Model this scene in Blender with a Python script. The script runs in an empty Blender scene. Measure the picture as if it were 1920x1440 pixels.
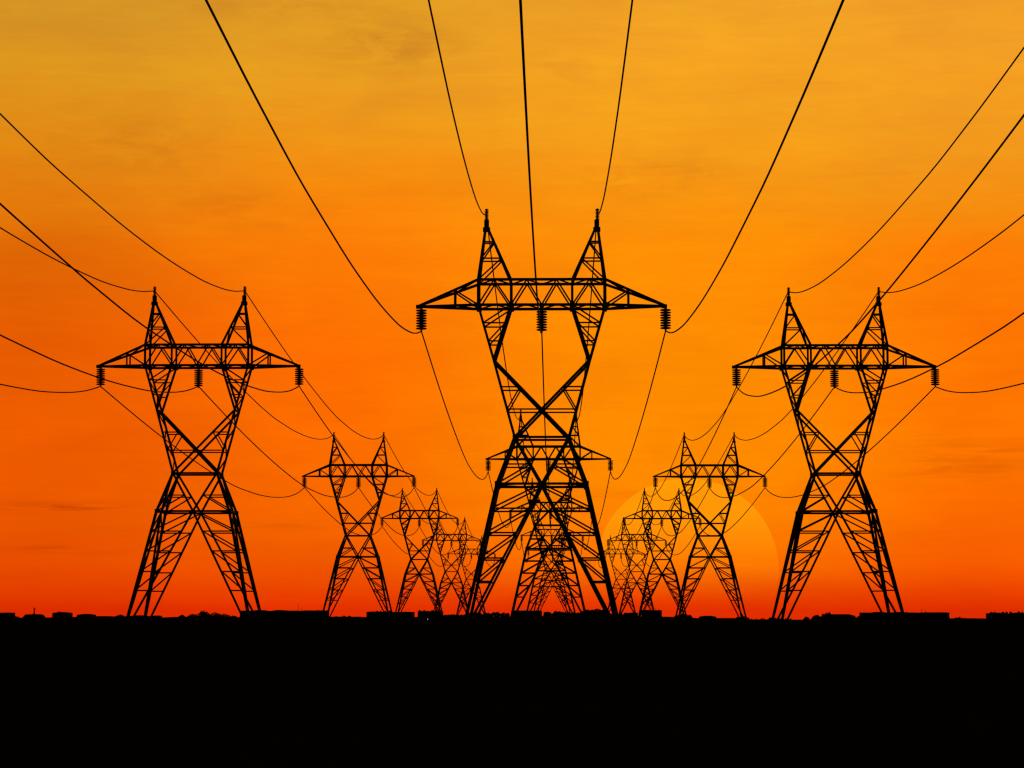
import bpy, bmesh, math, random
from mathutils import Vector, Matrix, noise
random.seed(7)
scene = bpy.context.scene
COL = scene.collection
R = math.radians

# ------------------------------------------------------------------ camera frame
F = 4679.0          # focal length in pixels of a 1920 wide picture
VX, VY = 1041.0, 1145.0   # where the power lines run to, on the horizon
EYE = 2.07
PITCH = math.atan((VY - 720) / F)
YAW = math.atan((VX - 960) * math.cos(PITCH) / F)       # turned a little to the left
FWD = Vector((-math.sin(YAW) * math.cos(PITCH), math.cos(YAW) * math.cos(PITCH), math.sin(PITCH)))
RGT = Vector((math.cos(YAW), math.sin(YAW), 0))
UPV = RGT.cross(FWD)

def ray(px, py):
    return (FWD * F + RGT * (px - 960) + UPV * (720 - py)).normalized()

def at(px, py, d):
    """world point in the direction of picture pixel (px, py), d metres ahead"""
    v = ray(px, py)
    return Vector((0, 0, EYE)) + v * (d / v.y)

cam = bpy.data.cameras.new('camera')
co = bpy.data.objects.new('camera', cam)
COL.objects.link(co)
co.location = (0, 0, EYE)
co.rotation_euler = (R(90) + PITCH, 0, YAW)
cam.sensor_width = 36.0
cam.lens = 36.0 * F / 1920.0
cam.clip_start = 0.1
cam.clip_end = 80000
scene.camera = co

# ------------------------------------------------------------------ materials
def mat(name, base, rough=0.9, spec=0.1, vary=0.35, scale=3.0, metallic=0.0):
    m = bpy.data.materials.new(name); m.use_nodes = True
    nt = m.node_tree; b = nt.nodes['Principled BSDF']
    tc = nt.nodes.new('ShaderNodeTexCoord')
    nz = nt.nodes.new('ShaderNodeTexNoise'); nz.inputs['Scale'].default_value = scale
    nz.inputs['Detail'].default_value = 5
    cr = nt.nodes.new('ShaderNodeValToRGB')
    cr.color_ramp.elements[0].position = 0.3; cr.color_ramp.elements[1].position = 0.7
    lo = [c * (1 - vary) for c in base]; hi = [c * (1 + vary) for c in base]
    cr.color_ramp.elements[0].color = (*lo, 1); cr.color_ramp.elements[1].color = (*hi, 1)
    nt.links.new(tc.outputs['Object'], nz.inputs['Vector'])
    nt.links.new(nz.outputs['Fac'], cr.inputs['Fac'])
    nt.links.new(cr.outputs['Color'], b.inputs['Base Color'])
    b.inputs['Roughness'].default_value = rough
    b.inputs['Specular IOR Level'].default_value = spec
    b.inputs['Metallic'].default_value = metallic
    return m

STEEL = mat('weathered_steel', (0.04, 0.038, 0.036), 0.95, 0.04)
GLASSY = mat('brown_porcelain', (0.04, 0.022, 0.015), 0.6, 0.2, scale=9)
WIRE = mat('aluminium_cable', (0.045, 0.045, 0.045), 0.95, 0.04)
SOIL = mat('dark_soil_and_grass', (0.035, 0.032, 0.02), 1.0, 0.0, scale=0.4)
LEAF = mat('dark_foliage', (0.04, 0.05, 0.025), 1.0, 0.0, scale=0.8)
BARK = mat('bark', (0.05, 0.04, 0.03), 1.0, 0.0)
WALL = mat('grey_render_wall', (0.12, 0.11, 0.10), 1.0, 0.0, scale=0.6)
ROOF = mat('dark_roofing', (0.06, 0.05, 0.045), 1.0, 0.0, scale=1.2)
STONE = mat('grey_concrete', (0.12, 0.12, 0.12), 1.0, 0.0)

# ------------------------------------------------------------------ helpers
def tag(o, label=None, cat=None, group=None, kind=None):
    if label: o['label'] = label
    if cat: o['category'] = cat
    if group: o['group'] = group
    if kind: o['kind'] = kind
    return o

def empty(name, loc=(0, 0, 0)):
    o = bpy.data.objects.new(name, None); COL.objects.link(o)
    o.location = loc
    o.empty_display_size = 0.5
    return o

class MB:
    """collects shapes for one mesh"""
    def __init__(self): self.v = []; self.f = []
    def add(self, vs, fs):
        n = len(self.v)
        self.v += [tuple(p) for p in vs]
        self.f += [tuple(i + n for i in f) for f in fs]
    def bar(self, p, q, w, w2=None):
        """angle-iron like square bar from p to q"""
        p = Vector(p); q = Vector(q); d = (q - p)
        if d.length < 1e-6: return
        d.normalize()
        up = Vector((0, 1, 0)) if abs(d.y) < 0.9 else Vector((0, 0, 1))
        a = d.cross(up).normalized(); b = d.cross(a).normalized()
        h = w / 2; h2 = (w2 or w) / 2
        vs = []
        for c, hh in ((p, h), (q, h2)):
            for sa, sb in ((-1, -1), (1, -1), (1, 1), (-1, 1)):
                vs.append(c + a * sa * hh + b * sb * hh)
        self.add(vs, [(3, 2, 1, 0), (4, 5, 6, 7), (0, 1, 5, 4), (1, 2, 6, 5), (2, 3, 7, 6), (3, 0, 4, 7)])
    def box(self, lo, hi):
        x0, y0, z0 = lo; x1, y1, z1 = hi
        self.add([(x0, y0, z0), (x1, y0, z0), (x1, y1, z0), (x0, y1, z0), (x0, y0, z1), (x1, y0, z1), (x1, y1, z1), (x0, y1, z1)],
                 [(3, 2, 1, 0), (4, 5, 6, 7), (0, 1, 5, 4), (1, 2, 6, 5), (2, 3, 7, 6), (3, 0, 4, 7)])
    def lathe(self, prof, c=(0, 0, 0), n=16):
        """prof: (radius, z) from one end to the other"""
        k = len(prof); vs = []
        for r, z in prof:
            for i in range(n):
                t = 2 * math.pi * i / n
                vs.append((c[0] + r * math.cos(t), c[1] + r * math.sin(t), c[2] + z))
        fs = []
        for j in range(k - 1):
            for i in range(n):
                a = j * n + i; b = j * n + (i + 1) % n
                fs.append((a, b, b + n, a + n))
        fs.append(tuple(reversed(range(n)))); fs.append(tuple(range((k - 1) * n, k * n)))
        self.add(vs, fs)
    def prism(self, outline, y0, y1):
        """outline: (x, z) points, extruded in depth"""
        n = len(outline)
        vs = [(x, y0, z) for x, z in outline] + [(x, y1, z) for x, z in outline]
        fs = [tuple(range(n)), tuple(reversed(range(n, 2 * n)))]
        fs += [(i, i + n, (i + 1) % n + n, (i + 1) % n) for i in range(n)]
        self.add(vs, fs)
    def build(self, name, material, parent=None, loc=(0, 0, 0), smooth=False):
        me = bpy.data.meshes.new(name)
        me.from_pydata(self.v, [], self.f)
        bm = bmesh.new(); bm.from_mesh(me)
        bmesh.ops.recalc_face_normals(bm, faces=bm.faces); bm.to_mesh(me); bm.free()
        me.materials.append(material)
        if smooth:
            for p in me.polygons: p.use_smooth = True
        o = bpy.data.objects.new(name, me); COL.objects.link(o)
        o.location = loc
        if parent: o.parent = parent
        return o

def copy_tree(o, parent=None):
    c = o.copy(); COL.objects.link(c)
    if parent: c.parent = parent
    for ch in list(o.children): copy_tree(ch, c)
    return c

def lerp(a, b, t): return a + (b - a) * t
def vl(p, q, t): return Vector(p).lerp(Vector(q), t)
def at_z(p, q, z):
    return vl(p, q, (z - p[2]) / (q[2] - p[2]))

def smoothstep(a, b, x):
    t = min(1.0, max(0.0, (x - a) / (b - a)))
    return t * t * (3 - 2 * t)

# ------------------------------------------------------------------ the pylon
FX, FY = 7.42, 6.75       # half footprint
BX, BY, BZ = 4.26, 3.4, 14.08    # belt
WX, WY, WZ = 2.59, 2.15, 18.60    # waist
KX, KY, KZ = 4.61, 1.95, 26.06    # knee of the window
OX, IX, CY = 6.11, 2.95, 1.8     # cross beam: outer and inner posts, half depth
Z0, Z1 = 31.37, 33.82             # bottom and top of the beam
TIPX = 12.0
PX, PZ = 5.35, 38.90             # earth wire peak
STR_X = (-11.66, 0.0, 11.97)     # insulator strings
STR_Z = 29.02                    # where the conductor hangs
EW_Z = 40.45                     # where the earth wire is clamped

def gauge(main, thin):
    global MAIN, CHORD, THIN, MID
    MAIN, CHORD, THIN, MID = 0.275 * main, 0.25 * main, 0.138 * thin, 0.21 * main

def make_string(parent, x, ztop, split):
    """suspension string: hanger rod, eight porcelain discs, clamp"""
    h = 1.95; n = 8
    s = MB()
    s.lathe([(0.05, 0.05), (0.05, -h - 0.12)], (0, 0, 0), 8)
    s.box((-0.12, -0.12, -0.06), (0.12, 0.12, 0.12))
    s.lathe([(0.03, -h - 0.30), (0.09, -h - 0.26), (0.09, -h - 0.1), (0.03, -h - 0.06)], (0, 0, 0), 8)
    discs = []
    for i in range(n):
        z = -0.17 - i * (h - 0.2) / (n - 1)
        prof = [(0.11, 0.12), (0.24, 0.10), (0.44, 0.07), (0.53, 0.025), (0.53, -0.025), (0.46, -0.07), (0.26, -0.10), (0.12, -0.12)]
        discs.append((prof, z))
    if not split:
        for prof, z in discs: s.lathe(prof, (0, 0, z), 12)
    o = s.build('insulator_string', GLASSY, parent, (x, 0, ztop))
    if split:
        for prof, z in discs:
            d = MB(); d.lathe(prof, (0, 0, 0), 20)
            d.build('insulator_disc', GLASSY, o, (0, 0, z), True)
    return o

def make_pylon(split):
    root = empty('lattice_pylon')
    # ---- four legs: corner post, two inner struts, fine bracing
    panels = (11.72, 9.4, 7.0, 4.8, 2.4)
    for sx in (-1, 1):
        for sy in (-1, 1):
            foot = Vector((sx * FX, sy * FY, -0.2)); belt = Vector((sx * BX, sy * BY, BZ))
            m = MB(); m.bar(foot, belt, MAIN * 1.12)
            m.box((foot.x - 0.3, foot.y - 0.3, -0.1), (foot.x + 0.3, foot.y + 0.3, 0.12))
            leg = m.build('leg', STEEL, root)
            br = MB()
            for face in ('x', 'y'):
                mid = Vector((0, sy * BY, BZ)) if face == 'x' else Vector((sx * BX, 0, BZ))
                st = MB()
                st.bar(mid, foot + Vector((-sx * 0.12 if face == 'x' else 0, -sy * 0.12 if face == 'y' else 0, 0)), MID * 1.1)
                st.build('inner_strut', STEEL, leg)
                w = THIN * 1.12 if face == 'x' else THIN
                prev = mid
                for z in panels[:-1]:
                    o_ = at_z(foot, belt, z); i_ = at_z(foot, mid, z)
                    br.bar(o_, i_, w)
                    br.bar(prev, o_, w)
                    prev = i_
            br.build('lattice_bracing', STEEL, leg)
    # ---- belt and waist rings
    for name, hx, hy, z, w in (('belt_ring', BX, BY, BZ, MAIN * .84), ('waist_ring', WX, WY, WZ, MAIN * .78)):
        r = MB()
        c = [(-hx, -hy, z), (hx, -hy, z), (hx, hy, z), (-hx, hy, z)]
        for i in range(4): r.bar(c[i], c[(i + 1) % 4], w)
        for p in c: r.box((p[0] - .2, p[1] - .2, z - .24), (p[0] + .2, p[1] + .2, z + .24))
        o = r.build(name, STEEL, root)
        if hx == BX:
            pl = MB()
            mids = [vl(c[i], c[(i + 1) % 4], .5) for i in range(4)]
            for i in range(4): pl.bar(mids[i], mids[(i + 1) % 4], THIN * .5)
            pl.build('lattice_bracing', STEEL, o)
    # ---- body between belt and waist: four posts with their struts and bracing
    for sx in (-1, 1):
        for sy in (-1, 1):
            lo = Vector((sx * BX, sy * BY, BZ)); hi = Vector((sx * WX, sy * WY, WZ))
            b = MB(); b.bar(lo, hi, MAIN * 1.05)
            post = b.build('body_post', STEEL, root)
            br = MB()
            for mid in (Vector((0, sy * BY, BZ)), Vector((sx * BX, 0, BZ))):
                dg = MB(); dg.bar(mid, hi, MID * 1.12)
                dg.build('diagonal_strut', STEEL, post)
                z = 15.97
                o_ = at_z(lo, hi, z); i_ = at_z(mid, hi, z)
                br.bar(o_, i_, THIN); br.bar(i_, lo, THIN * 1.1)
            br.build('lattice_bracing', STEEL, post)
    # ---- forked window frame, one half per side
    for sx in (-1, 1):
        s = MB(); br = MB(); struts = []
        for sy in (-1, 1):
            waist = Vector((sx * WX, sy * WY, WZ)); knee = Vector((sx * KX, sy * KY, KZ))
            far = Vector((-sx * WX, sy * WY, WZ))
            top_o = Vector((sx * OX, sy * CY, Z0)); top_i = Vector((sx * IX, sy * CY, Z0))
            s.bar(waist, knee, CHORD * .98); s.bar(knee, top_o, CHORD * .92); s.bar(knee, top_i, CHORD)
            off = Vector((0, sy * 0.11 * sx, 0))
            cx = MB(); cx.bar(knee + off, far + off, MID * 1.1); struts.append(cx)
            zc = 21.28; zh = 23.43
            br.bar(at_z(waist, knee, zc), (0, sy * lerp(WY, KY, .36), zc), THIN)
            oh = at_z(waist, knee, zh); ih = at_z(far, knee, zh)
            br.bar(oh, ih, THIN); br.bar(ih, at_z(waist, knee, zc), THIN)
            za, zb = 29.62, 27.86
            br.bar(at_z(knee, top_o, za), at_z(knee, top_i, za), THIN)
            br.bar(at_z(knee, top_o, zb), at_z(knee, top_i, zb), THIN)
            br.bar(top_i, at_z(knee, top_o, za), THIN * 1.05)
            br.bar(at_z(knee, top_i, za), at_z(knee, top_o, zb), THIN)
        # light zigzag across the outer side, between the front and the back post
        zs = [WZ, 20.5, 22.3, 24.2, KZ]
        sy = -1
        for za, zb in zip(zs, zs[1:]):
            w0, k0 = (sx * WX, sy * WY, WZ), (sx * KX, sy * KY, KZ)
            w1, k1 = (sx * WX, -sy * WY, WZ), (sx * KX, -sy * KY, KZ)
            br.bar(at_z(w0, k0, za), at_z(w1, k1, zb), THIN * .9); sy = -sy
        zs = [KZ, 28.0, 29.75, Z0]
        for za, zb in zip(zs, zs[1:]):
            w0, k0 = (sx * KX, sy * KY, KZ), (sx * OX, sy * CY, Z0)
            w1, k1 = (sx * KX, -sy * KY, KZ), (sx * OX, -sy * CY, Z0)
            br.bar(at_z(w0, k0, za), at_z(w1, k1, zb), THIN * .9); sy = -sy
        s.bar((sx * KX, -KY, KZ), (sx * KX, KY, KZ), MID)
        f = s.build('forked_frame', STEEL, root)
        for cx in struts: cx.build('diagonal_strut', STEEL, f)
        br.build('lattice_bracing', STEEL, f)
    # ---- cross beam
    b = MB(); br = MB()
    for sy in (-1, 1):
        y = sy * CY
        b.bar((-OX - .1, y, Z0), (OX + .1, y, Z0), CHORD * 1.02); b.bar((-OX - .1, y, Z1), (OX + .1, y, Z1), CHORD)
        for x in (-OX, -IX, IX, OX):
            b.bar((x, y, Z0), (x, y, Z1), CHORD * (1.0 if abs(x) > 4 else .9))
            b.box((x - .24, y - .15, Z0 - .25), (x + .24, y + .15, Z0 + .22))
        lo = [-OX, -IX, 0, IX, OX]
        hi = [-(OX + IX) / 2 - .05, -IX / 2 + .05, IX / 2 - .05, (OX + IX) / 2 + .05]
        for i in range(4):
            br.bar((lo[i], y, Z0), (hi[i], y, Z1), THIN * 1.08)
            br.bar((hi[i], y, Z1), (lo[i + 1], y, Z0), THIN * 1.08)
    for x in (-OX, -IX, IX, OX):
        for z in (Z0, Z1): b.bar((x, -CY, z), (x, CY, z), MID)
    for z in (Z0, Z1):
        xs = [-OX, -4.5, -IX, -1.5, 0, 1.5, IX, 4.5, OX]
        for i in range(8):
            s = 1 if i % 2 == 0 else -1
            br.bar((xs[i], s * CY, z), (xs[i + 1], -s * CY, z), THIN * .85)
    b.bar((0, -CY, Z0), (0, CY, Z0), .24)
    b.box((-.2, -.2, Z0 - .3), (.2, .2, Z0 + .1))
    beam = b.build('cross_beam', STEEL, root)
    br.build('lattice_bracing', STEEL, beam)
    # ---- outer arms
    for sx in (-1, 1):
        a = MB(); br = MB()
        for sy in (-1, 1):
            tip = Vector((sx * (TIPX - .1), sy * .1, Z0 + .04))
            a.bar((sx * OX, sy * CY, Z0), tip, CHORD, CHORD * .9); a.bar((sx * OX, sy * CY, Z1), tip + Vector((0, 0, .08)), CHORD, CHORD * .85)
            t = (8.42 - OX) / (TIPX - OX)
            lo = vl((sx * OX, sy * CY, Z0), tip, t); hi = vl((sx * OX, sy * CY, Z1), tip, t)
            br.bar(lo, hi, THIN * 1.25)
            br.bar(hi, (sx * OX, sy * CY, Z0), THIN * 1.1)
        t2 = (8.42 - OX) / (TIPX - OX)
        yy = lerp(CY, .1, t2)
        for z in (lo.z, hi.z):
            br.bar((sx * 8.42, -yy, z), (sx * 8.42, yy, z), THIN)
        br.bar((sx * OX, -CY, Z1), (sx * 8.42, yy, hi.z), THIN); br.bar((sx * OX, CY, Z0), (sx * 8.42, -yy, lo.z), THIN)
        br.bar((sx * 8.42, yy, hi.z), (sx * 10.3, -lerp(CY, .1, .71), lerp(Z1, Z0, .71)), THIN)
        a.box((sx * TIPX - .28 - .1 * sx, -.22, Z0 - .15), (sx * TIPX + .22 - .1 * sx, .22, Z0 + .21))
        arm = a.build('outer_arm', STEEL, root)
        br.build('lattice_bracing', STEEL, arm)
    # ---- earth wire peaks
    for sx in (-1, 1):
        p = MB(); br = MB()
        for sy in (-1, 1):
            o0 = Vector((sx * OX, sy * CY, Z1)); i0 = Vector((sx * IX, sy * CY, Z1))
            o1 = Vector((sx * (PX + .12), sy * .17, PZ)); i1 = Vector((sx * (PX - .2), sy * .17, PZ))
            p.bar(o0, o1, CHORD * 1.05, CHORD * .95); p.bar(i0, i1, CHORD, CHORD * .9)
            za, zb = 37.67, 35.98
            for z in (za, zb): br.bar(at_z(o0, o1, z), at_z(i0, i1, z), THIN)
            br.bar(at_z(o0, o1, zb), at_z(i0, i1, za), THIN); br.bar(o0, at_z(i0, i1, zb), THIN)
        for x0, x1 in ((OX, PX + .12), (IX, PX - .2)):
            zs = [Z1 + .1, 35.98, 37.67]; sy = 1
            for za, zb in zip(zs, zs[1:]):
                A0, A1 = (sx * x0, sy * CY, Z1), (sx * x1, sy * .17, PZ)
                B0, B1 = (sx * x0, -sy * CY, Z1), (sx * x1, -sy * .17, PZ)
                br.bar(at_z(A0, A1, za), at_z(B0, B1, zb), THIN * .9); sy = -sy
        pk = p.build('earth_wire_peak', STEEL, root)
        br.build('lattice_bracing', STEEL, pk)
        c = MB()
        c.box((sx * PX - .35, -.35, 38.72), (sx * PX + .35, .35, 39.12))
        c.box((sx * PX - .235, -.235, 39.12), (sx * PX + .235, .235, 39.85))
        c.build('peak_cap', STEEL, pk)
        s = MB()
        s.lathe([(0.09, 39.85), (0.09, 40.98)], (0, 0, 0), 8)
        for k in range(8):
            z = 39.93 + k * .137
            s.lathe([(0.09, z - .055), (0.20, z - .035), (0.20, z + .02), (0.09, z + .05)], (0, 0, 0), 12)
        s.build('post_insulator', GLASSY, pk, (sx * (PX + (.06 if sx > 0 else 0)), 0, 0))
    for x in STR_X: make_string(root, x, Z0 - (.17 if abs(x) > 1 else .32), split)
    return root

ROWS = {  # lateral position, distance of the first pylon
    'centre': (-1.255, 240.0), 'left': (-42.32, 294.5), 'right': (33.32, 296.8)}
SPAN = 242.0
PY_LABEL = {
 ('centre', 0): 'tallest and thickest black lattice pylon, standing alone in the middle before all others',
 ('centre', 1): 'lattice pylon seen through the tallest pylon, its two arms sticking out on both sides',
 ('centre', 2): 'third pylon of the middle row, crossarm just under the tallest pylon\'s thick belt',
 ('centre', 3): 'fourth pylon of the middle row, nested inside the legs of those before it',
 ('centre', 4): 'smallest pylon of the middle row, nested deepest inside the legs of the others',
 ('left', 0): 'tall lattice pylon with one foot at the long aerial shed, first of its row',
 ('left', 1): 'mid sized lattice pylon at the end of the long shed with aerials',
 ('left', 2): 'small lattice pylon over the knobbly terrace, third of the row away from the sun',
 ('left', 3): 'thin lattice pylon above the tiny white lamp, fourth of the row away from sun',
 ('left', 4): 'faintest pylon half hidden by the tallest pylon\'s leg, on the side without sun',
 ('right', 0): 'tall black lattice pylon just beside the sun disc, in front of the long warehouse',
 ('right', 1): 'mid sized lattice pylon standing wholly against the pale sun disc',
 ('right', 2): 'small lattice pylon on the sun, arm tip overlapping the larger pylon before it',
 ('right', 3): 'thin lattice pylon before the sun, behind two larger ones, near the square block',
 ('right', 4): 'faintest pylon at the sun\'s rim, crossed by a leg of the tallest pylon',
}
# ground height under each pylon: the strip sinks gently away from the middle and with distance
DROP = {'centre': (0, -.13, -.5, -.45, -.35), 'left': (-.41, -.5, -.66, -.68, -.75), 'right': (-.38, -.5, -.66, -.68, -.75)}
used = {}
for k, (mg, tg) in enumerate(((1, 1), (1.12, 1.2), (1.35, 1.5))):
    gauge(mg, tg); used[k] = make_pylon(k < 2)
first = {0: True, 1: True, 2: True}
for row, (x, d0) in ROWS.items():
    for i in range(5):
        big = min(i, 2)
        o = used[big] if first[big] else copy_tree(used[big])
        first[big] = False
        o.location = (x, d0 + SPAN * i, DROP[row][i])
        tag(o, PY_LABEL[(row, i)], 'electricity pylon', 'lattice pylons of the three power lines')

# ------------------------------------------------------------------ wires
SAG = [(0, 0), (.1, .27), (.2, .51), (.3, .71), (.38, .84), (.46, .945), (.54, 1), (.63, .985), (.72, .91), (.84, .69), (.92, .43), (.965, .22), (1, 0)]
def sag(s):
    """share of the full sag at s (0 = end towards the viewer); monotone cubic through SAG"""
    n = len(SAG)
    dl = [(SAG[i + 1][1] - SAG[i][1]) / (SAG[i + 1][0] - SAG[i][0]) for i in range(n - 1)]
    m = [dl[0]] + [0 if dl[i - 1] * dl[i] <= 0 else 2 / (1 / dl[i - 1] + 1 / dl[i]) for i in range(1, n - 1)] + [dl[-1]]
    for i in range(n - 1):
        if s <= SAG[i + 1][0] or i == n - 2:
            h = SAG[i + 1][0] - SAG[i][0]; t = (s - SAG[i][0]) / h
            return ((2*t**3 - 3*t**2 + 1) * SAG[i][1] + (t**3 - 2*t**2 + t) * h * m[i]
                    + (-2*t**3 + 3*t**2) * SAG[i + 1][1] + (t**3 - t**2) * h * m[i + 1])

def tube(name, pts, r, material, n=6):
    vs, fs = [], []
    for i, p in enumerate(pts):
        d = (pts[min(i + 1, len(pts) - 1)] - pts[max(i - 1, 0)]).normalized()
        a = Vector((1, 0, 0)); b = d.cross(a).normalized(); a = b.cross(d).normalized()
        for k in range(n):
            t = 2 * math.pi * k / n
            vs.append(p + (a * math.cos(t) + b * math.sin(t)) * r * (1 + max(0, p.y - 120) / 240 * .38))
    for i in range(len(pts) - 1):
        for k in range(n):
            q = i * n + k; w = i * n + (k + 1) % n
            fs.append((q, w, w + n, q + n))
    m = MB(); m.add(vs, fs)
    return m.build(name, material, None, (0, 0, 0), True)

ROW_WORDS = {'centre': 'the middle pylon row', 'left': 'the pylon row away from the sun', 'right': 'the pylon row before the sun'}
def wire(row, x, z, depth, r, name, label, cat, group):
    X, d0 = ROWS[row]
    pts = []
    n = 56
    for k in range(5):
        a = d0 + SPAN * (k - 1)
        for i in range(n + (1 if k == 4 else 0)):
            s = i / n
            g0 = DROP[row][max(k - 1, 0)]; g1 = DROP[row][k]
            pts.append(Vector((X + x, a + s * SPAN, z + lerp(g0, g1, s) - depth * sag(s))))
    o = tube(name, pts, r, WIRE)
    tag(o, label, cat, group)

for row in ROWS:
    for x, w in zip(STR_X, ('left arm tips', 'beam middles', 'right arm tips')):
        wire(row, x, STR_Z, 5.2 if row == 'centre' else 6.3 if (row == 'right' and x < 0) else 5.6, 0.056, 'conductor_wire', 'heavy black conductor sagging between %s of %s' % (w, ROW_WORDS[row]),
             'power line', 'conductor wires hung under the pylon arms')
    for sx, w in ((-1, 'left peaks'), (1, 'right peaks')):
        wire(row, sx * (PX + .04), EW_Z, 6.2 if row == 'centre' else 5.55 if row == 'right' else 5.3, 0.053, 'earth_wire', 'thin black earth wire sagging between %s of %s' % (w, ROW_WORDS[row]),
             'earth wire', 'earth wires strung over the pylon peaks')

# ------------------------------------------------------------------ ground
def ground_z(x, d):
    if d > 30:
        px = VX + x * F / d
        yc = lerp(1156.5, 1160.0, smoothstep(300, 1500, px)) + .9 * math.sin(px / 37) + .7 * math.sin(px / 83 + 2) + 1.6 * noise.noise(Vector((px / 21, d * .01, 0)))
    else:
        yc = 1158
    crest = EYE - (yc - VY) * 71.0 / F
    z = crest * math.exp(-((d - 69.0) / 27.0) ** 2)
    if d > 110:
        q = smoothstep(110, 180, d)
        z += q * lerp(lerp(0, -.5, smoothstep(300, 720, d)), lerp(-.4, -.75, smoothstep(294, 1254, d)), smoothstep(10, 24, abs(x)))
    side = smoothstep(56, 100, abs(x + 4)) * smoothstep(380, 900, d)
    z -= 4.2 * side
    if d > 1290:
        z -= (d - 1290) * .0042
    if d > 1200:
        z += .25 * math.sin(x / 13.0) * (1 - smoothstep(1290, 1500, d))
    return z

def make_ground():
    ds = [-60, -20, 0, 15] + [25 + 3 * i for i in range(34)] + [130 + 12 * i for i in range(12)] + [280 + 40 * i for i in range(26)]
    ds += [1330, 1400, 1500, 1650, 1800, 2000, 2300, 2700, 3200, 4000, 5500, 8000, 12000]
    ds = sorted(set(ds))
    us = [(-1 + 2 * i / 240) for i in range(241)]
    vs, fs = [], []
    for d in ds:
        half = max(60.0, abs(d) * .42)
        for u in us:
            x = u * half
            vs.append((x, d, ground_z(x, d)))
    n = len(us)
    for j in range(len(ds) - 1):
        for i in range(n - 1):
            a = j * n + i
            fs.append((a, a + 1, a + n + 1, a + n))
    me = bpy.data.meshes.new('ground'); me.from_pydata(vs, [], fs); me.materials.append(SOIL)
    for p in me.polygons: p.use_smooth = True
    o = bpy.data.objects.new('ground', me); COL.objects.link(o)
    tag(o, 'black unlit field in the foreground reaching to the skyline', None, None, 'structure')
make_ground()

# ------------------------------------------------------------------ skyline
def building(x0, x1, top, d, label, gable=0, knobs=0, aerials=(), step=None, chimneys=0, group='buildings along the skyline', name='long_building', cat='building', depth=14):
    A = at(x0, top, d); B = at(x1, top, d)
    z0 = min(ground_z(A.x, d), ground_z(B.x, d)) - 1.0
    cx = (A.x + B.x) / 2; h = (B.x - A.x) / 2; zt = A.z
    root = empty(name, (cx, d, z0)); tag(root, label, cat, group)
    H = zt - z0
    rh = max(.5, min(1.4, h * .12)) if gable else .6
    w = MB(); w.box((-h, 0, 0), (h, depth, H - rh)); wall = w.build('wall', WALL, root)
    wn = max(2, int(h / 3)); 
    r = MB()
    if gable == 1:      # hipped roof, its ridge along the length
        i = min(h * .6, 3.0)
        r.add([(-h - .3, -.3, H - rh), (h + .3, -.3, H - rh), (h + .3, depth + .3, H - rh), (-h - .3, depth + .3, H - rh), (-h + i, depth / 2, H), (h - i, depth / 2, H)],
              [(3, 2, 1, 0), (0, 1, 5, 4), (2, 3, 4, 5), (1, 2, 5), (3, 0, 4)])
    else:
        pts = [(-h - .25, H - rh), (-h - .1, H - rh * .5)]
        k = max(10, int(h * .8))
        for i in range(1, k):
            x = -h + 2 * h * i / k
            pts.append((x, H - .16 + .55 * noise.noise(Vector((x * .16 + d, d * .7, 3)))))
        pts += [(h + .1, H - rh * .5), (h + .25, H - rh)]
        r.prism(list(reversed(pts)), -.25, depth + .25)
    roof = r.build('roof', ROOF, root)
    for j in range(knobs):
        kx = -h + 1.2 + j * 2.35 + random.uniform(-.3, .3)
        if kx > h - .8: break
        if random.random() < .3: continue
        m = MB(); kh = random.uniform(.45, .95)
        kr = random.uniform(.5, 1.0); m.lathe([(kr, -.3), (kr, kh * .5), (kr * .65, kh * .85), (kr * .2, kh)], (kx, 3, H - .1), 10)
        m.build('roof_vent', ROOF, roof)
    for c in range(chimneys):
        kx = -h + 2 * h * (c + .6) / (chimneys + .4)
        m = MB(); m.box((kx - .4, 4, H - 1), (kx + .4, 4.8, H + .55)); m.box((kx - .48, 3.92, H + .55), (kx + .48, 4.88, H + .7))
        m.build('chimney', WALL, roof)
    for ax, ay in aerials:
        P = at(ax, ay, d + 4)
        m = MB(); m.bar((P.x - cx, 4, H - .3), (P.x - cx, 4, P.z - z0), .24, .16)
        m.bar((P.x - cx - .35, 4, P.z - z0 - .8), (P.x - cx + .35, 4, P.z - z0 - .8), .07)
        m.build('aerial', STEEL, roof)
    # doors and windows on the side towards the viewer
    for c in range(wn):
        kx = -h + 2 * h * (c + .5) / wn
        m = MB(); m.box((kx - .7, -.05, H * .45), (kx + .7, .06, H * .45 + 1.3)); m.build('window', ROOF, root)
    return root

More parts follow.
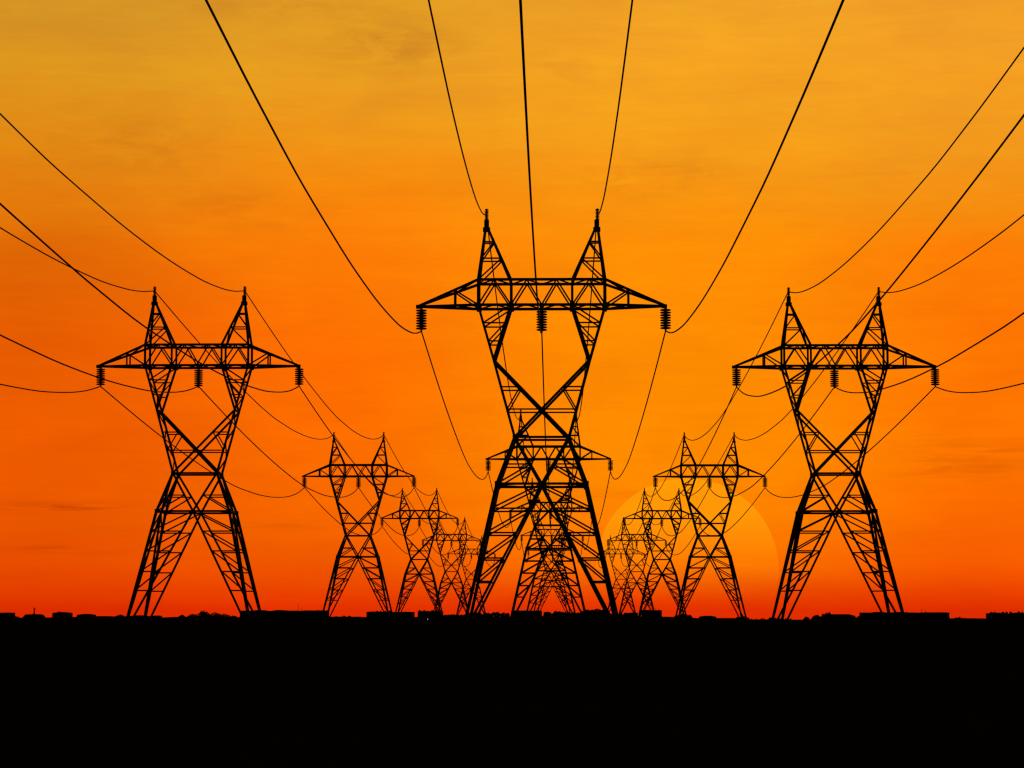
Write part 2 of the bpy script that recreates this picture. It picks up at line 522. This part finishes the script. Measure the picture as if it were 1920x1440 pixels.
def tree(px, top, wpx, d, label, group='trees along the skyline', squash=1.0, leaves=2300, name='bushy_tree', base_clear=.04):
    P = at(px, top, d); wid = wpx * d / F
    z0 = ground_z(P.x, d) - .15
    H = P.z - z0
    root = empty(name, (P.x, d, z0)); tag(root, label, 'tree', group)
    t = MB()
    t.lathe([(.30, 0), (.2, H * .3), (.1, H * .7)], (0, 0, 0), 8)
    for k in range(4):
        a = k * 1.7 + px
        t.bar((0, 0, H * .28), (math.cos(a) * wid * .3, math.sin(a) * wid * .3, H * .62), .16, .05)
    t.build('trunk', BARK, root)
    rng = random.Random(int(px * 7))
    blobs = []
    for k in range(9):
        bx = rng.uniform(-.36, .36) * wid
        top_k = H * (1 - .30 * (abs(bx) / (.5 * wid)) ** 2 - rng.uniform(0, .12))
        rr = rng.uniform(.20, .30) * min(wid, H * 1.5)
        rr = min(rr, H * .36)
        blobs.append((bx, rng.uniform(-.3, .3) * wid, top_k - rr, rr))
    blobs.append((0, 0, H - min(.3 * H, .3 * wid), min(.3 * H, .3 * wid)))
    for sgn in (-1, 1):
        rr = min(H * .33, wid * .25)
        blobs.append((sgn * (wid * .5 - rr), 0, H * .5, rr))
    for k in range(8):
        rr = min(H * .3, wid * .2) * rng.uniform(.8, 1.1)
        blobs.append(((k / 7 - .5) * (wid - 1.4 * rr), rng.uniform(-.2, .2) * wid, H * .15 + rng.uniform(-.06, .1) * H, rr))
    for k in range(6):
        rr = min(H * .3, wid * .2)
        blobs.append(((k / 5 - .5) * wid * .75, 0, H * .42, rr))
    c = MB()
    for i in range(leaves):
        bx, by, bz, rr = blobs[i % len(blobs)]
        v = Vector((rng.gauss(0, 1), rng.gauss(0, 1), rng.gauss(0, 1))).normalized() * rr * rng.uniform(.35, 1.0) ** .6
        p = Vector((bx, by, bz)) + v
        if p.z < H * base_clear: p.z = H * base_clear + rng.uniform(0, .4)
        s = rng.uniform(.3, .62)
        a = Vector((rng.gauss(0, 1), rng.gauss(0, 1), rng.gauss(0, 1))).normalized()
        b = a.orthogonal().normalized(); cc = a.cross(b)
        c.add([p + b * s, p + cc * s * .6, p - b * s, p - cc * s * .6], [(0, 1, 2, 3)])
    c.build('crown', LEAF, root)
    return root

# buildings (x from, x to, roof line, distance)
building(-40, 15, 1148, 1500, 'dark block cut by the picture edge beside the statue hill', depth=20)
building(98, 128, 1147.5, 1500, 'small dome roofed block between the statue hill and a low shed', name='domed_building', gable=1, group='buildings along the skyline')
building(144, 172, 1151, 1480, 'low hip roofed shed between the dome roofed block and the first pylon feet', gable=1, name='low_shed', cat='shed')
building(236, 297, 1153.8, 1450, 'very low flat shed behind the feet of a tall pylon', name='low_shed', cat='shed')
building(450, 611, 1144.2, 1560, 'long flat shed with two thin aerials on its roof', aerials=((559, 1130.5), (565.5, 1139)), name='long_shed', cat='shed', depth=24)
building(687, 775, 1146.5, 1420, 'flat terrace with knobbly roof vents under the third pylon of a row', knobs=9, name='terrace_house', cat='house')
building(783, 829, 1145.5, 1440, 'short terrace with large knobbly roof vents above the tiny white light', knobs=7, name='terrace_house', cat='house')
building(962, 1016, 1144.0, 1480, 'flat roofed hall seen between the legs of the middle pylons', name='long_hall', cat='hall')
building(1171, 1196, 1148, 1460, 'small flat hut beside the block with roof aerials', name='small_hut', cat='hut')
building(1204, 1241, 1143.5, 1440, 'square block with short roof aerials below the sun', aerials=((1229, 1140.5), (1234, 1141.5)), name='square_block')
building(1313, 1343, 1154.5, 1500, 'lone low hip roofed cabin under the sun disc', gable=1, name='low_cabin', cat='cabin')
building(1546, 1604, 1151.5, 1500, 'wide house with a raised hump at one end between the legs of a tall pylon', gable=1, name='wide_house', cat='house')
building(1620, 1780, 1147.8, 1560, 'long flat warehouse behind the feet of the tall pylon beside the sun', aerials=((1728, 1141), (1735, 1144)), name='long_warehouse', cat='warehouse', depth=24)
building(1856, 1990, 1149, 1500, 'knobbly roofed terrace running out of the picture past the warehouse', knobs=16, name='terrace_house', cat='house')
# trees
for a in (
 (113, 1146.3, 26, 1490, 'rounded tree in front of the dome roofed block'),
 (226, 1151.5, 26, 1440, 'small round bush beside the feet of a tall pylon'),
 (341, 1152.8, 12, 1450, 'tiny round bush alone on the bare ridge between pylon feet'),
 (361, 1150.5, 26, 1460, 'low tree on the slope of the rounded clump, next to the tiny bush'),
 (382, 1144.3, 32, 1470, 'tallest pointed tree of the clump between the tall pylon legs'),
 (403, 1147.4, 32, 1465, 'second tallest tree of the clump between the tall pylon legs'),
 (421, 1150.2, 30, 1460, 'low spreading tree on the slope of the clump toward the long shed'),
 (437, 1153.6, 22, 1455, 'lowest tree of the clump, nearly touching the long shed'),
 (893, 1148.2, 40, 1450, 'low bush just inside a foot of the tallest pylon'),
 (932, 1147.6, 46, 1450, 'broad low bush midway between the tallest pylon foot and the flat hall'),
 (1041, 1145.6, 44, 1470, 'broad low tree between the small pylon legs next to the flat hall'),
 (1074, 1147.6, 36, 1460, 'low tree between the small pylon legs farther from the hall'),
 (1100, 1142.6, 26, 1450, 'shoulder tree leaning against the biggest round tree of the skyline'),
 (1120, 1140.6, 34, 1455, 'biggest round tree of the skyline, beside the tallest pylon foot'),
 (1281, 1150.5, 34, 1440, 'round tree at the crossing feet of two pylons before the sun'),
 (1392, 1154.6, 28, 1450, 'low bush at the foot of the pylon against the sun'),
 (1512, 1156.2, 10, 1450, 'tiny bush alone beside the wide house'),
 (1552, 1147.6, 24, 1490, 'tree rising above one end of the wide house'),
 (1532, 1152.6, 22, 1480, 'low shrub leaning on the end of the wide house'),
 (1632, 1149.6, 30, 1540, 'rounded tree hiding one end of the long warehouse'),
 (1700, 1146.8, 60, 1545, 'broad tree rising just above the middle of the long warehouse roof'),
 (1762, 1147.0, 34, 1540, 'tree at the aerial end of the long warehouse'),
 (1612, 1154.5, 24, 1480, 'low bush joining the wide house to the long warehouse'),
 (1800, 1156.6, 60, 1440, 'flat wide bush between the long warehouse and the knobbly terrace at the edge'),
 (1445, 1157.2, 80, 1440, 'flat wide bush between two feet of different pylons past the sun'),
 (466, 1146.0, 34, 1530, 'bushy tree at the pylon end of the long aerial shed'),
 (528, 1143.8, 50, 1540, 'broad tree just above the roof of the long aerial shed'),
 (596, 1143.6, 30, 1535, 'tree at the far corner of the long aerial shed, by the second pylon'),
 (24, 1152.5, 24, 1470, 'bush sloping down from the dark block at the picture edge'),
 (190, 1155.0, 40, 1440, 'flat bush beyond the low shed near the dome roofed block'),
 (645, 1153.5, 70, 1440, 'flat wide bush between the second pylon foot and a knobbly terrace'),
 (850, 1152.0, 44, 1440, 'low bush in the gap between the terrace and the tallest pylon leg'),
 (1150, 1150.5, 40, 1440, 'low bush outside the foot of the tallest pylon on the sun side'),
):
    tree(*a)

# the little hill with the statue
def make_hill():
    c = at(64, 1151.6, 1500); z0 = ground_z(c.x, 1500) - .3
    H = c.z - z0
    vs, fs = [], []
    n, rings = 40, 8
    for j in range(rings + 1):
        t = j / rings
        for i in range(n):
            a = 2 * math.pi * i / n
            vs.append((c.x + math.cos(a) * 10.5 * t, 1500 + math.sin(a) * 10.5 * t, z0 + H * (1 - smoothstep(.45, 1.0, t)) + .1 * math.sin(a * 5) * t * (1 - t)))
    for j in range(rings):
        for i in range(n):
            a = j * n + i; b = j * n + (i + 1) % n
            fs.append((a, b, b + n, a + n))
    me = bpy.data.meshes.new('hill'); me.from_pydata(vs, [], fs); me.materials.append(SOIL)
    o = bpy.data.objects.new('hill', me); COL.objects.link(o)
    tag(o, 'low rounded mound carrying the small statue', None, None, 'structure')
    return c.x, z0 + H
hx, hz = make_hill()

def make_statue():
    root = empty('standing_statue', (hx, 1500, hz))
    tag(root, 'tiny dark statue with both arms thrown up on a low mound', 'statue')
    m = MB(); m.box((-.7, -.7, -.1), (.7, .7, .35)); m.box((-.5, -.5, .35), (.5, .5, .55)); m.build('plinth', STONE, root)
    bm = bmesh.new(); sk = bm.verts.layers.skin.verify()
    J = {'pel': (0, 0, 2.0, .34), 'che': (.05, 0, 2.9, .40), 'nek': (.08, 0, 3.2, .16), 'hed': (.1, 0, 3.5, .22), 'top': (.1, 0, 3.68, .16),
         'lk': (-.2, 0, 1.3, .25), 'lf': (-.25, 0, .55, .2), 'rk': (.25, -.1, 1.3, .25), 'rf': (.3, -.15, .55, .2),
         'ls': (-.3, 0, 3.05, .17), 'le': (-.45, 0, 3.65, .13), 'lh': (-.4, 0, 4.25, .11),
         'rs': (.45, 0, 3.05, .17), 're': (.95, 0, 3.5, .13), 'rh': (1.4, 0, 4.0, .12)}
    V = {k: bm.verts.new(p[:3]) for k, p in J.items()}
    for k, p in J.items(): V[k][sk].radius = (p[3], p[3])
    V['pel'][sk].use_root = True
    for a, b in (('pel', 'che'), ('che', 'nek'), ('nek', 'hed'), ('hed', 'top'), ('pel', 'lk'), ('lk', 'lf'), ('pel', 'rk'), ('rk', 'rf'),
                 ('che', 'ls'), ('ls', 'le'), ('le', 'lh'), ('che', 'rs'), ('rs', 're'), ('re', 'rh')):
        bm.edges.new((V[a], V[b]))
    me = bpy.data.meshes.new('figure'); bm.to_mesh(me); bm.free(); me.materials.append(STONE)
    o = bpy.data.objects.new('figure', me); COL.objects.link(o); o.parent = root
    o.modifiers.new('Skin', 'SKIN'); o.modifiers.new('Subdivision', 'SUBSURF').levels = 1
    s = MB(); s.bar((-.42, 0, 4.1), (-.3, 0, 5.1), .14, .05); s.build('raised_staff', STONE, root)
make_statue()

# the tiny lamp in the dark field
def make_lamp():
    P = at(802, 1161, 61)
    z0 = ground_z(P.x, 61)
    root = empty('marker_lamp', (P.x, 61, z0)); tag(root, 'tiny white lamp glowing in the black field below the terrace', 'lamp')
    h = max(.05, P.z - z0)
    m = MB(); m.lathe([(.018, -.1), (.018, h - .02)], (0, 0, 0), 8); m.build('post', STEEL, root)
    e = bpy.data.materials.new('lit_lamp'); e.use_nodes = True
    b = e.node_tree.nodes['Principled BSDF']; b.inputs['Emission Color'].default_value = (1, .95, .88, 1); b.inputs['Emission Strength'].default_value = .7
    m = MB(); m.lathe([(.004, -.010), (.0075, -.006), (.0075, .006), (.003, .012)], (0, 0, h), 10); m.build('bulb', e, root)
make_lamp()

# ------------------------------------------------------------------ sun
SUN_PX, SUN_PY, SUN_R = 1288.0, 1068.0, 170.5
_s = ray(SUN_PX, SUN_PY); SUN_AZ = math.atan2(_s.x, _s.y); SUN_EL = math.asin(_s.z)
def make_sun():
    D = 30000.0
    P = at(SUN_PX, SUN_PY, D); rad = SUN_R * D / F
    bm = bmesh.new(); bmesh.ops.create_uvsphere(bm, u_segments=128, v_segments=64, radius=rad)
    me = bpy.data.meshes.new('sun'); bm.to_mesh(me); bm.free()
    for p in me.polygons: p.use_smooth = True
    m = bpy.data.materials.new('sun_light'); m.use_nodes = True
    nt = m.node_tree; nt.nodes.clear()
    out = nt.nodes.new('ShaderNodeOutputMaterial')
    tr = nt.nodes.new('ShaderNodeBsdfTransparent'); em = nt.nodes.new('ShaderNodeEmission')
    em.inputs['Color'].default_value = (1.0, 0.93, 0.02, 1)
    add = nt.nodes.new('ShaderNodeAddShader'); geo = nt.nodes.new('ShaderNodeNewGeometry')
    mix = nt.nodes.new('ShaderNodeMixShader')
    tc = nt.nodes.new('ShaderNodeTexCoord'); sp = nt.nodes.new('ShaderNodeSeparateXYZ')
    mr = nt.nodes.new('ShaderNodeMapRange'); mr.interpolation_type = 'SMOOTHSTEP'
    mr.inputs['From Min'].default_value = -.42 * rad; mr.inputs['From Max'].default_value = .6 * rad  # horizon haze put into the emission: the disc fades out towards its bottom
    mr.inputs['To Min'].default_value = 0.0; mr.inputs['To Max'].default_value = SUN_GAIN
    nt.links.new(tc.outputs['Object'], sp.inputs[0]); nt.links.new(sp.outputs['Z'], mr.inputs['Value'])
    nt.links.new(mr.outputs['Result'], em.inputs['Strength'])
    nt.links.new(tr.outputs[0], add.inputs[0]); nt.links.new(em.outputs[0], add.inputs[1])
    nt.links.new(geo.outputs['Backfacing'], mix.inputs['Fac'])
    nt.links.new(add.outputs[0], mix.inputs[1]); nt.links.new(tr.outputs[0], mix.inputs[2])
    nt.links.new(mix.outputs[0], out.inputs['Surface'])
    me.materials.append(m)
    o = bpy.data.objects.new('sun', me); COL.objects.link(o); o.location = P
    tag(o, 'huge pale orange sun disc low over the skyline behind a row of pylons', 'sun')
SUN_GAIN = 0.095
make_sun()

L = bpy.data.lights.new('sun_light', 'SUN'); L.energy = 0.35; L.angle = R(0.5); L.color = (1, .6, .3)
lo = bpy.data.objects.new('sun_light', L); COL.objects.link(lo)
dirv = Vector((math.sin(SUN_AZ) * math.cos(SUN_EL), math.cos(SUN_AZ) * math.cos(SUN_EL), math.sin(SUN_EL)))
lo.rotation_euler = dirv.to_track_quat('Z', 'Y').to_euler()
lo.location = (0, 0, 60)

# ------------------------------------------------------------------ sky
def lin(c):
    c /= 255.0
    return c / 12.92 if c <= .04045 else ((c + .055) / 1.055) ** 2.4

world = bpy.data.worlds.new('World'); scene.world = world; world.use_nodes = True
nt = world.node_tree; nt.nodes.clear()
N = lambda t: nt.nodes.new('ShaderNode' + t)
def math_(op, a, b=None, c=None, clamp=False):
    n = N('Math'); n.operation = op; n.use_clamp = clamp
    for i, v in enumerate((a, b, c)):
        if v is None: continue
        if isinstance(v, (int, float)): n.inputs[i].default_value = v
        else: nt.links.new(v, n.inputs[i])
    return n.outputs[0]
def mrange(v, a, b, c=0.0, d=1.0, smooth=True):
    n = N('MapRange'); n.interpolation_type = 'SMOOTHSTEP' if smooth else 'LINEAR'
    nt.links.new(v, n.inputs['Value'])
    n.inputs['From Min'].default_value = a; n.inputs['From Max'].default_value = b
    n.inputs['To Min'].default_value = c; n.inputs['To Max'].default_value = d
    return n.outputs['Result']
def mixc(f, a, b, mode='MIX'):
    n = N('Mix'); n.data_type = 'RGBA'; n.blend_type = mode
    if isinstance(f, (int, float)): n.inputs[0].default_value = f
    else: nt.links.new(f, n.inputs[0])
    for i, v in ((6, a), (7, b)):
        if isinstance(v, tuple): n.inputs[i].default_value = v
        else: nt.links.new(v, n.inputs[i])
    return n.outputs[2]
tc = N('TexCoord'); sp = N('SeparateXYZ'); nt.links.new(tc.outputs['Generated'], sp.inputs[0])
DEG = 180 / math.pi
el = math_('MULTIPLY', math_('ARCSINE', sp.outputs['Z']), DEG)           # degrees above the horizon
az = math_('MULTIPLY', math_('ARCTAN2', sp.outputs['X'], sp.outputs['Y']), DEG)   # degrees round from straight ahead
def e_of(y, x=960): return math.degrees(math.asin(ray(x, y).z))
def a_of(x, y=800): v = ray(x, y); return math.degrees(math.atan2(v.x, v.y))

# cloud field: long flat streaks low down, softer smudges higher up
def noise_tex(sx, sy, scale, detail, rough, seed, dist=0.0):
    cb = N('CombineXYZ')
    nt.links.new(math_('MULTIPLY', az, sx), cb.inputs[0]); nt.links.new(math_('MULTIPLY', el, sy), cb.inputs[1]); cb.inputs[2].default_value = seed
    n = N('TexNoise'); nt.links.new(cb.outputs[0], n.inputs['Vector'])
    n.inputs['Scale'].default_value = scale; n.inputs['Detail'].default_value = detail; n.inputs['Roughness'].default_value = rough
    n.inputs['Distortion'].default_value = dist
    return n.outputs['Fac']
wob = noise_tex(.10, .22, 1.0, 4, .55, 3.3)
el_w = math_('ADD', el, math_('MULTIPLY', math_('SUBTRACT', wob, .5), 2.6))

def ramp(stops):
    n = N('ValToRGB'); cr = n.color_ramp; cr.interpolation = 'EASE' if False else 'LINEAR'
    top = 30.0
    stops = sorted([(max(0, e_of(y)) / top, c) for y, c in stops])
    stops = stops + [(1.0, tuple(v * .8 for v in stops[-1][1]))]
    while len(cr.elements) < len(stops): cr.elements.new(.5)
    for e, (p, c) in zip(cr.elements, stops):
        e.position = p; e.color = (lin(c[0]), lin(c[1]), lin(c[2]), 1)
    nt.links.new(mrange(el_m, 0, top, 0, 1, False), n.inputs['Fac'])
    return n.outputs['Color']
# the wobble fades out near the horizon, where the bands lie level
el_m = math_('ADD', el, math_('MULTIPLY', math_('SUBTRACT', el_w, el), mrange(el, .3, 5.0)))
cL = ramp([(1145, (224, 45, 0)), (1120, (229, 59, 0)), (1060, (234, 77, 0)), (980, (236, 87, 0)), (800, (238, 91, 0)), (620, (234, 94, 0)), (500, (226, 104, 2)), (420, (230, 122, 8)), (300, (228, 140, 18)), (180, (222, 148, 28)), (0, (213, 150, 36))])
cM = ramp([(1145, (229, 47, 0)), (1120, (233, 61, 0)), (1060, (244, 89, 0)), (980, (250, 104, 0)), (800, (254, 109, 0)), (650, (255, 109, 0)), (480, (254, 124, 2)), (380, (248, 136, 8)), (280, (240, 150, 22)), (150, (234, 157, 30)), (0, (226, 154, 34))])
cC = ramp([(1145, (231, 49, 0)), (1120, (237, 67, 0)), (1060, (253, 111, 0)), (980, (255, 129, 0)), (850, (255, 138, 0)), (650, (255, 140, 0)), (480, (255, 142, 2)), (380, (250, 148, 12)), (250, (246, 160, 26)), (120, (246, 164, 32)), (0, (240, 162, 36))])
cR = ramp([(1145, (225, 45, 0)), (1120, (234, 61, 0)), (1060, (249, 91, 0)), (980, (254, 105, 0)), (850, (255, 116, 0)), (620, (255, 118, 0)), (500, (255, 126, 2)), (420, (246, 140, 12)), (280, (243, 153, 26)), (150, (245, 158, 32)), (0, (240, 158, 38))])
az_w = math_('ADD', az, math_('MULTIPLY', math_('SUBTRACT', noise_tex(.12, .12, 1.0, 3, .5, 8.1), .5), 3.0))
sky = mixc(mrange(az_w, a_of(60), a_of(640)), cL, cM)
sky = mixc(mrange(az_w, a_of(620), a_of(1180)), sky, cC)
sky = mixc(mrange(az_w, a_of(1350), a_of(1860)), sky, cR)

# general mottling
streak = noise_tex(.30, 3.2, 1.0, 5, .6, 1.7, .3)
fine = noise_tex(1.2, 14.0, 1.0, 3, .55, 5.2)
soft = noise_tex(.35, .8, 1.0, 5, .6, 9.4, .4)
def gain(fac, a, b):
    m = N('CombineColor')
    for i, (lo_, hi_) in enumerate(zip(a, b)):
        nt.links.new(mrange(fac, .25, .75, lo_, hi_, False), m.inputs[i])
    return m.outputs[0]
sky = mixc(1.0, sky, gain(streak, (.985, .935, .95), (1.015, 1.06, 1.03)), 'MULTIPLY')
sky = mixc(1.0, sky, gain(fine, (.995, .972, .98), (1.005, 1.028, 1.015)), 'MULTIPLY')
sky = mixc(1.0, sky, gain(soft, (.93, .91, 1.1), (1.03, 1.07, .95)), 'MULTIPLY')
# separate darker clouds
def cloud(px, py, wx, wy, strength, stretch):
    dx = math_('DIVIDE', math_('SUBTRACT', az, a_of(px, py)), wx * DEG / F)
    dy = math_('DIVIDE', math_('SUBTRACT', el, e_of(py, px)), wy * DEG / F)
    g = math_('POWER', 2.718, math_('MULTIPLY', math_('ADD', math_('MULTIPLY', dx, dx), math_('MULTIPLY', dy, dy)), -1.0))
    nz = noise_tex(.45 if stretch else .8, 6.0 if stretch else 2.2, 1.0, 5, .62, px * .013, .6)
    return math_('MULTIPLY', math_('MULTIPLY', g, mrange(nz, .34, .66)), strength * 1.4)
spots = [cloud(740, 80, 130, 45, .34, False), cloud(560, 20, 200, 20, .2, False), cloud(1215, 335, 130, 36, .27, False), cloud(1060, 120, 90, 50, .14, False),
         cloud(110, 951, 150, 9, .55, True), cloud(120, 1030, 90, 7, .4, True), cloud(1810, 860, 130, 40, .38, True), cloud(260, 270, 160, 60, .22, False), cloud(420, 390, 150, 40, .18, False),
         cloud(1220, 920, 150, 16, .16, True), cloud(560, 985, 120, 8, .2, True), cloud(1010, 940, 120, 10, .18, True)]
tot = spots[0]
for s in spots[1:]: tot = math_('ADD', tot, s)
tot = math_('MINIMUM', tot, .8)
sky = mixc(tot, sky, mixc(1.0, sky, (.60, .46, 1.0, 1), 'MULTIPLY'))

# away from the sunset the dusk sky is dim
fall = math_('MULTIPLY', mrange(math_('ABSOLUTE', az), 15, 55, 1, .0), mrange(el, 14.5, 30, 1, .0))
fall = math_('MULTIPLY', fall, mrange(el, -2.0, -.6, 0, 1))
sky = mixc(fall, (.006, .004, .004, 1), sky)
bg = N('Background'); nt.links.new(sky, bg.inputs['Color']); bg.inputs['Strength'].default_value = 1.0
# the clear air itself, nearly dark with the sun this low
ns = N('TexSky'); ns.sky_type = 'NISHITA'; ns.sun_disc = False; ns.sun_elevation = SUN_EL; ns.sun_rotation = SUN_AZ
ns.dust_density = 6
bg2 = N('Background'); nt.links.new(ns.outputs[0], bg2.inputs['Color']); bg2.inputs['Strength'].default_value = .0015
ad = N('AddShader'); nt.links.new(bg.outputs[0], ad.inputs[0]); nt.links.new(bg2.outputs[0], ad.inputs[1])
wo = N('OutputWorld'); nt.links.new(ad.outputs[0], wo.inputs['Surface'])

vs_ = scene.view_settings
vs_.view_transform = 'Standard'; vs_.look = 'None'; vs_.exposure = 0; vs_.gamma = 1; vs_.use_curve_mapping = False
scene.cycles.max_bounces = 3
scene.cycles.transparent_max_bounces = 12
scene.cycles.use_denoising = False
scene.cycles.pixel_filter_type = 'BLACKMAN_HARRIS'
scene.cycles.filter_width = 1.3
